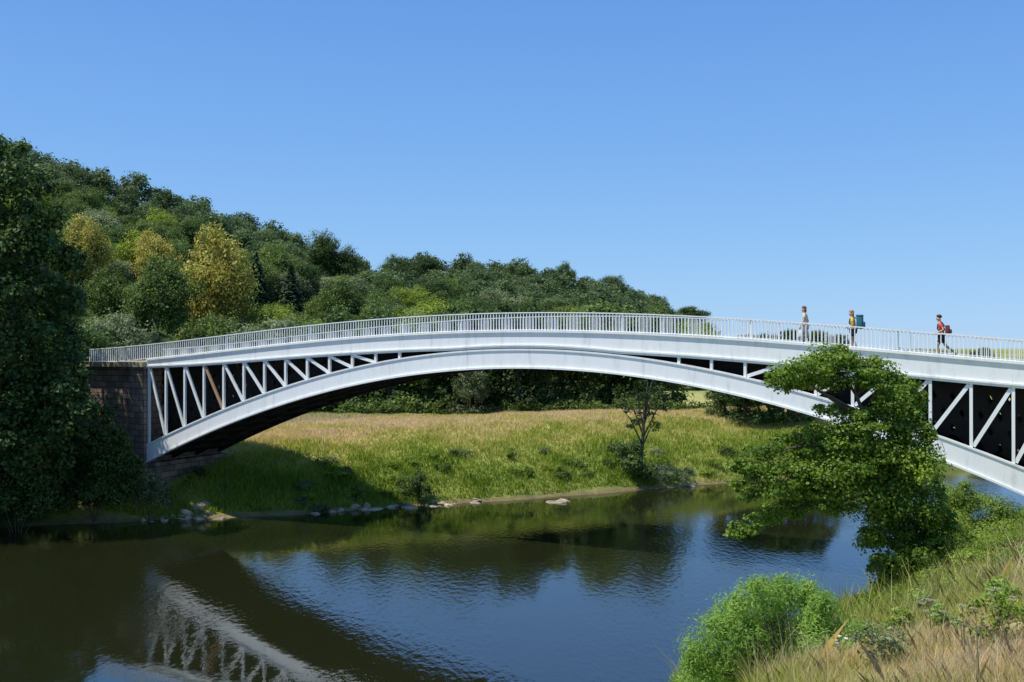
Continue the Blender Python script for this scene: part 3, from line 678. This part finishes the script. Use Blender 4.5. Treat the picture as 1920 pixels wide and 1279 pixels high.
# ------------------------------------------------------------------ rocks
def rock(px,py,wp,hp,seed,label,group=None):
    Y=CZ*F/(py-HY); x=(px-960)/F*Y; k=Y/F; mb=MB(); mb.blob((x,Y,max(gz(x,Y),-.1)+hp*k*.05),(wp*k/2,wp*k*.4,hp*k*.75),2,.35,seed,-.5)
    tag(mb.build('rock',M['rock'],None,(x,Y,0)),label,'rock',group)
rock(1048,941,44,12,1,'pale flat rock standing alone in the water off the far bank')
rock(1295,912,20,7,2,'small pale rock in the water below the thin tree')
rock(700,955,50,8,3,'broad tan rock at the waterline left of the small dark bush')
rock(768,953,36,7,4,'tan rock at the waterline under the small dark bush')
rock(815,949,26,6,5,'small tan rock at the waterline right of the small dark bush')
rock(378,967,34,13,6,'largest tan rock at the waterline below the foot of the arch')
rock(350,971,28,12,7,'dull boulder left of the largest rock below the foot of the arch')
for i in range(34):
    px=random.choice([random.uniform(250,420),random.uniform(560,900)]); yw=np.interp(px,[250,400,560,700,850,1000],[976,971,964,954,944,934])
    rock(px,yw+random.uniform(-2,3),random.uniform(8,24),random.uniform(4,8),10+i,'small tan rock along the far waterline','rocks along the far waterline')

# ------------------------------------------------------------------ people
M['skin']=plain('skin',(.55,.34,.24),.5,.06,10); M['hair_brown']=plain('brown_hair',(.14,.075,.04),.6,.3,40); M['hair_blond']=plain('light_hair',(.34,.19,.09),.6,.3,40); M['hair_dark']=plain('dark_hair',(.025,.018,.014),.6,.3,40)
M['beige']=plain('beige_cloth',(.72,.55,.36),.85,.1,20); M['olive']=plain('pale_cloth',(.72,.68,.58),.85,.1,20); M['yellow']=plain('yellow_cloth',(.80,.52,.03),.85,.1,20); M['red']=plain('red_cloth',(.66,.08,.06),.85,.1,20)
M['black']=plain('black_cloth',(.02,.02,.024),.85,.2,20); M['teal']=plain('teal_cloth',(.015,.12,.15),.8,.2,10); M['maroon']=plain('maroon_cloth',(.16,.03,.03),.8,.2,10); M['shoe']=plain('shoe',(.05,.045,.04),.8,.2,20); M['white_bag']=plain('white_bag',(.78,.78,.76),.7,.06,10); M['eye']=plain('eye',(.03,.02,.02),.3,.1,5); M['lip']=plain('lip',(.40,.16,.14),.5,.05,5)
def skin_obj(name, V, E, mat, parent, sub=2, root='pel'):
    keys=list(V); me=bpy.data.meshes.new(name); me.from_pydata([V[k][0] for k in keys],[(keys.index(a),keys.index(b2)) for a,b2 in E],[])
    o=bpy.data.objects.new(name,me); COL.objects.link(o); o.modifiers.new('Skin','SKIN'); sm=o.modifiers.new('Sub','SUBSURF'); sm.levels=sub; sm.render_levels=sub
    sv=me.skin_vertices[0].data
    for i,k in enumerate(keys):
        r_=V[k][1]; sv[i].radius = r_ if isinstance(r_,tuple) else (r_,r_)
        sv[i].use_root = (k==root)
    bpy.context.view_layer.update(); dg=bpy.context.evaluated_depsgraph_get(); nm=bpy.data.meshes.new_from_object(o.evaluated_get(dg))
    bpy.data.objects.remove(o); nm.materials.clear(); nm.materials.append(mat)
    for p in nm.polygons: p.use_smooth=True
    nm.name=name; return link(bpy.data.objects.new(name,nm),parent)
def person(px, p, label, pose, mats, hair, scale=1.0):
    s=s_of(px,p); loc=W(s,p,ftop(s)-.10); loc.z=float(ftop(s))-.10
    root=empty('person',loc,math.atan2(-UY,-UX)); root.scale=(scale,)*3; tag(root,label,'person')
    ln=pose.get('lean',0.0); V={}
    def up(x,y,z): return (x+ln*(z-.93),y,z)
    V['pel']=((0,0,.93),(.125,.105)); V['waist']=(up(0,0,1.07),(.115,.09)); V['chest']=(up(.02,0,1.27),(.145,.105)); V['nb']=(up(.015,0,1.42),(.085,.07))
    V['neck']=(up(.03,0,1.49),.052); V['h1']=(up(.055,0,1.565),(.070,.078)); V['h2']=(up(.05,0,1.645),(.078,.092)); V['top']=(up(.04,0,1.70),(.05,.06)); V['nose']=(up(.150,0,1.59),.012)
    E=[('pel','waist'),('waist','chest'),('chest','nb'),('nb','neck'),('neck','h1'),('h1','h2'),('h2','top'),('h1','nose')]
    for sd,sg in (('l',1),('r',-1)):
        el,wr=pose['arm_'+sd]; kn,an=pose['leg_'+sd]
        V['sh'+sd]=(up(.0,sg*.175,1.37),.056); V['el'+sd]=(up(*el),.040); V['wr'+sd]=(up(*wr),.026)
        V['ear'+sd]=(up(.03,sg*.098,1.60),.016); E.append(('h1','ear'+sd))
        w_=Vector(V['wr'+sd][0]); e_=Vector(V['el'+sd][0]); dd=(w_-e_).normalized(); lat=dd.cross(Vector((0,1,0))).normalized(); pn=Vector((0,-sg,0))
        V['pa'+sd]=(tuple(w_+dd*.055),(.034,.018)); E+=[('chest','sh'+sd),('sh'+sd,'el'+sd),('el'+sd,'wr'+sd),('wr'+sd,'pa'+sd)]
        for k,(off,lg) in enumerate([(-.027,.066),(-.009,.078),(.009,.074),(.027,.056)]):
            b0=w_+dd*.095+lat*off; m0=b0+dd*lg*.5+pn*lg*.12; t0=m0+dd*lg*.35+pn*lg*.4
            for nm_,pt,r_ in (('a',b0,.0095),('b',m0,.009),('c',t0,.008)): V[f'f{sd}{k}{nm_}']=(tuple(pt),r_)
            E+=[('pa'+sd,f'f{sd}{k}a'),(f'f{sd}{k}a',f'f{sd}{k}b'),(f'f{sd}{k}b',f'f{sd}{k}c')]
        b0=w_+dd*.04-lat*.04; t0=b0+dd*.045-lat*.012+pn*.02; V[f't{sd}a']=(tuple(b0),.011); V[f't{sd}b']=(tuple(t0),.009); E+=[('pa'+sd,f't{sd}a'),(f't{sd}a',f't{sd}b')]
        V['hp'+sd]=((0,sg*.095,.86),.092); V['th'+sd]=(tuple(Vector((0,sg*.095,.86)).lerp(Vector(kn),.5)),.078); V['kn'+sd]=(kn,.054)
        V['ca'+sd]=(tuple(Vector(kn).lerp(Vector(an),.35)+Vector((-.02,0,0))),.052); V['an'+sd]=(an,.036)
        toe=pose.get('toe_'+sd,(an[0]+.17,an[1],an[2]-.05)); V['to'+sd]=(toe,.028)
        E+=[('pel','hp'+sd),('hp'+sd,'th'+sd),('th'+sd,'kn'+sd),('kn'+sd,'ca'+sd),('ca'+sd,'an'+sd),('an'+sd,'to'+sd)]
    skin_obj('body',V,E,mats['skin'],root)
    gr=lambda k,f: (V[k][0], tuple(x*f for x in V[k][1]) if isinstance(V[k][1],tuple) else V[k][1]*f)
    S={'pel':(V['pel'][0],(.14,.12)),'waist':gr('waist',1.16),'chest':gr('chest',1.12),'nb':gr('nb',1.05)}; SE=[('pel','waist'),('waist','chest'),('chest','nb')]
    for sd in 'lr':
        S['sh'+sd]=gr('sh'+sd,1.28); S['se'+sd]=(tuple(Vector(V['sh'+sd][0]).lerp(Vector(V['el'+sd][0]),.62)),.060); SE+=[('chest','sh'+sd),('sh'+sd,'se'+sd)]
    skin_obj('shirt',S,SE,mats['shirt'],root,2,'chest')
    S={'pel':(V['pel'][0],(.146,.126))}; SE=[]
    for sd in 'lr':
        S['hp'+sd]=gr('hp'+sd,1.14); S['th'+sd]=(tuple(Vector(V['hp'+sd][0]).lerp(Vector(V['kn'+sd][0]),.72)),.088); SE+=[('pel','hp'+sd),('hp'+sd,'th'+sd)]
    skin_obj('shorts',S,SE,mats['shorts'],root)
    for sd in 'lr':
        a=Vector(V['an'+sd][0]); t=Vector(V['to'+sd][0]); d=(t-a); heel=a+Vector((-.05,0,-.045)) if d.z>-.12 else a+Vector((-.05,0,.0))
        skin_obj('shoe',{'pel':(tuple(heel),.043),'m':(tuple(heel.lerp(t,.55)+Vector((0,0,.012))),.047),'t':(tuple(t+Vector((.03,0,0))),.036)},[('pel','m'),('m','t')],mats['shoe'],root)
    hc=Vector(V['h2'][0]); mb=MB(); mb.blob(hc+Vector((-.022,0,.030)),(.104,.092,.088),3,.08,3)
    if hair>=1: mb.blob(hc+Vector((-.07,0,-.06)),(.055,.085,.12*hair),3,.08,5)
    mb.build('hair',mats['hair'],root,(0,0,0),True)
    for sg in (1,-1):
        mb=MB(); mb.blob(Vector(V['h1'][0])+Vector((.076,sg*.032,.045)),(.010,.014,.008),1,0,0); mb.build('eye',M['eye'],root)
    mb=MB(); mb.blob(Vector(V['h1'][0])+Vector((.078,0,-.03)),(.010,.024,.007),1,0,0); mb.build('mouth',M['lip'],root)
    return root
def rbox(c, size, bev, taper=1.0):
    bm=bmesh.new(); bmesh.ops.create_cube(bm,size=1)
    for v in bm.verts:
        k=taper if v.co.z>0 else 1.0
        v.co=Vector((v.co.x*size[0]*k,v.co.y*size[1]*k,v.co.z*size[2]))
    bmesh.ops.bevel(bm,geom=list(bm.edges),offset=bev,segments=3,affect='EDGES',profile=.5)
    bm.verts.index_update(); vs=[tuple(v.co+Vector(c)) for v in bm.verts]; fs=[tuple(v.index for v in f.verts) for f in bm.faces]; bm.free(); return vs,fs
def backpack(host, lean, z0, size, mat, label, lid=True):
    root=empty('backpack',host.location,host.rotation_euler.z); root.scale=host.scale; tag(root,label,'backpack')
    cx=-.145-size[0]/2+lean*(z0-.93)
    mb=MB(); mb.add(*rbox((cx,0,z0),size,.05,.9)); mb.build('bag_body',mat,root,(0,0,0),True)
    mb=MB(); mb.add(*rbox((cx-size[0]/2-.03,0,z0-size[2]*.15),(.08,size[1]*.7,size[2]*.45),.03)); mb.build('pocket',mat,root,(0,0,0),True)
    if lid:
        mb=MB(); mb.add(*rbox((cx+.01,0,z0+size[2]/2+.03),(size[0]*1.02,size[1]*.9,.11),.04)); mb.build('lid',mat,root,(0,0,0),True)
    for sg in (1,-1):
        mb=MB()
        mb.tube([(cx+size[0]*.4,sg*.11,z0+size[2]*.3),(-.04+lean*.47,sg*.115,1.455),(.10+lean*.42,sg*.12,1.36),(.14+lean*.25,sg*.13,1.18),(.0+lean*.15,sg*.15,z0-size[2]*.35)],[.016,.022,.022,.018,.014],6); mb.build('strap',M['black'],root)
    return root
# walker 1: beige top, white bag in hand
p1=person(1510,1.1,'person with brown hair in a beige top walking left, foremost on the bridge',
  dict(lean=.03,arm_l=((.02,.23,1.10),(.14,.23,.88)),arm_r=((-.08,-.23,1.10),(.02,-.24,.86)),leg_l=((.10,.09,.49),(.05,.09,.085)),leg_r=((-.04,-.09,.47),(-.26,-.09,.15)),toe_r=(-.13,-.09,.04)),
  dict(skin=M['skin'],shirt=M['beige'],shorts=M['olive'],shoe=M['shoe'],hair=M['hair_brown']),1.2,1.02)
# walker 2
p2=person(1600,1.1,'person in a yellow top with a large backpack, the middle of the three walkers',
  dict(lean=.06,arm_l=((-.02,.23,1.10),(.17,.20,1.02)),arm_r=((-.06,-.23,1.10),(.12,-.20,1.0)),leg_l=((.07,.09,.49),(.02,.09,.085)),leg_r=((.02,-.09,.48),(-.12,-.09,.10)),toe_r=(.04,-.09,.035)),
  dict(skin=M['skin'],shirt=M['yellow'],shorts=M['black'],shoe=M['shoe'],hair=M['hair_blond']),1.3,1.0)
backpack(p2,.06,1.20,(.28,.36,.52),M['teal'],'large teal backpack on the back of the walker in yellow')
# walker 3
p3=person(1766,1.1,'person in a red shirt and black shorts striding left, last of the three walkers',
  dict(lean=.10,arm_l=((-.10,.24,1.14),(.12,.22,1.04)),arm_r=((-.12,-.24,1.14),(.10,-.22,1.06)),leg_l=((.16,.09,.50),(.10,.09,.085)),leg_r=((-.14,-.09,.50),(-.46,-.09,.24)),toe_r=(-.42,-.09,.06)),
  dict(skin=M['skin'],shirt=M['red'],shorts=M['black'],shoe=M['shoe'],hair=M['hair_dark']),.5,1.04)
backpack(p3,.10,1.14,(.17,.29,.38),M['maroon'],'dark red backpack on the back of the walker in red',False)
# bag in the hand of walker 1
root=empty('carrier_bag',p1.location,p1.rotation_euler.z); tag(root,'white carrier bag in the hand of the foremost walker','bag')
hx,hy,hz=.17,.225,.80
mb=MB(); mb.add(*rbox((hx+.02,hy,hz-.24),(.24,.09,.28),.03,.85)); mb.build('bag_body',M['white_bag'],root,(0,0,0),True)
mb=MB(); mb.tube([(hx-.06,hy,hz-.12),(hx-.03,hy,hz-.02),(hx+.0,hy,hz+.0),(hx+.05,hy,hz-.02),(hx+.10,hy,hz-.12)],[.008]*5,6); mb.build('handle',M['white_bag'],root)

# ------------------------------------------------------------------ light, sky, camera
az=Vector((-.97,-.24)).normalized(); el=math.radians(62)
ts=Vector((az.x*math.cos(el),az.y*math.cos(el),math.sin(el)))
sl=bpy.data.lights.new('sun','SUN'); sl.energy=5.0; sl.angle=math.radians(.5); sl.color=(1,.95,.86)
so=bpy.data.objects.new('sun',sl); so.rotation_euler=(-ts).to_track_quat('-Z','Y').to_euler(); so.location=(0,-20,60); link(so)
wd=bpy.data.worlds.new('World'); SC.world=wd; wd.use_nodes=True; N=wd.node_tree.nodes; L=wd.node_tree.links
sk=N.new('ShaderNodeTexSky'); sk.sky_type='NISHITA'; sk.sun_disc=False; sk.sun_elevation=el; sk.sun_rotation=math.atan2(az.x,az.y); sk.air_density=1.0; sk.dust_density=.1; sk.ozone_density=1.5; sk.altitude=50
tc=N.new('ShaderNodeTexCoord'); sx=N.new('ShaderNodeSeparateXYZ'); L.new(tc.outputs['Generated'],sx.inputs[0])
K=1/.12
rs=ramp(N,[(0,(.36,.62,.95)),(.08,(.28,.55,.94)),(.20,(.19,.44,.90)),(.34,(.13,.34,.83)),(1,(.12,.29,.68))]); L.new(sx.outputs['Z'],rs.inputs['Fac'])
sc=N.new('ShaderNodeVectorMath'); sc.operation='SCALE'; sc.inputs['Scale'].default_value=K; L.new(rs.outputs['Color'],sc.inputs[0])
mx=N.new('ShaderNodeMix'); mx.data_type='RGBA'; mx.inputs[0].default_value=.85; L.new(sk.outputs[0],mx.inputs[6]); L.new(sc.outputs[0],mx.inputs[7])
L.new(mx.outputs[2],N['Background'].inputs['Color']); N['Background'].inputs['Strength'].default_value=.12
SC.view_settings.view_transform='Standard'; SC.view_settings.look='None'; SC.view_settings.exposure=0
cam=bpy.data.cameras.new('camera'); co=bpy.data.objects.new('camera',cam); link(co); co.location=(0,0,CZ); co.rotation_euler=(math.radians(90)+math.atan((HY-639.5)/F),0,0)
cam.sensor_width=36; cam.lens=36*F/1920; cam.clip_end=8000; cam.clip_start=.1; SC.camera=co
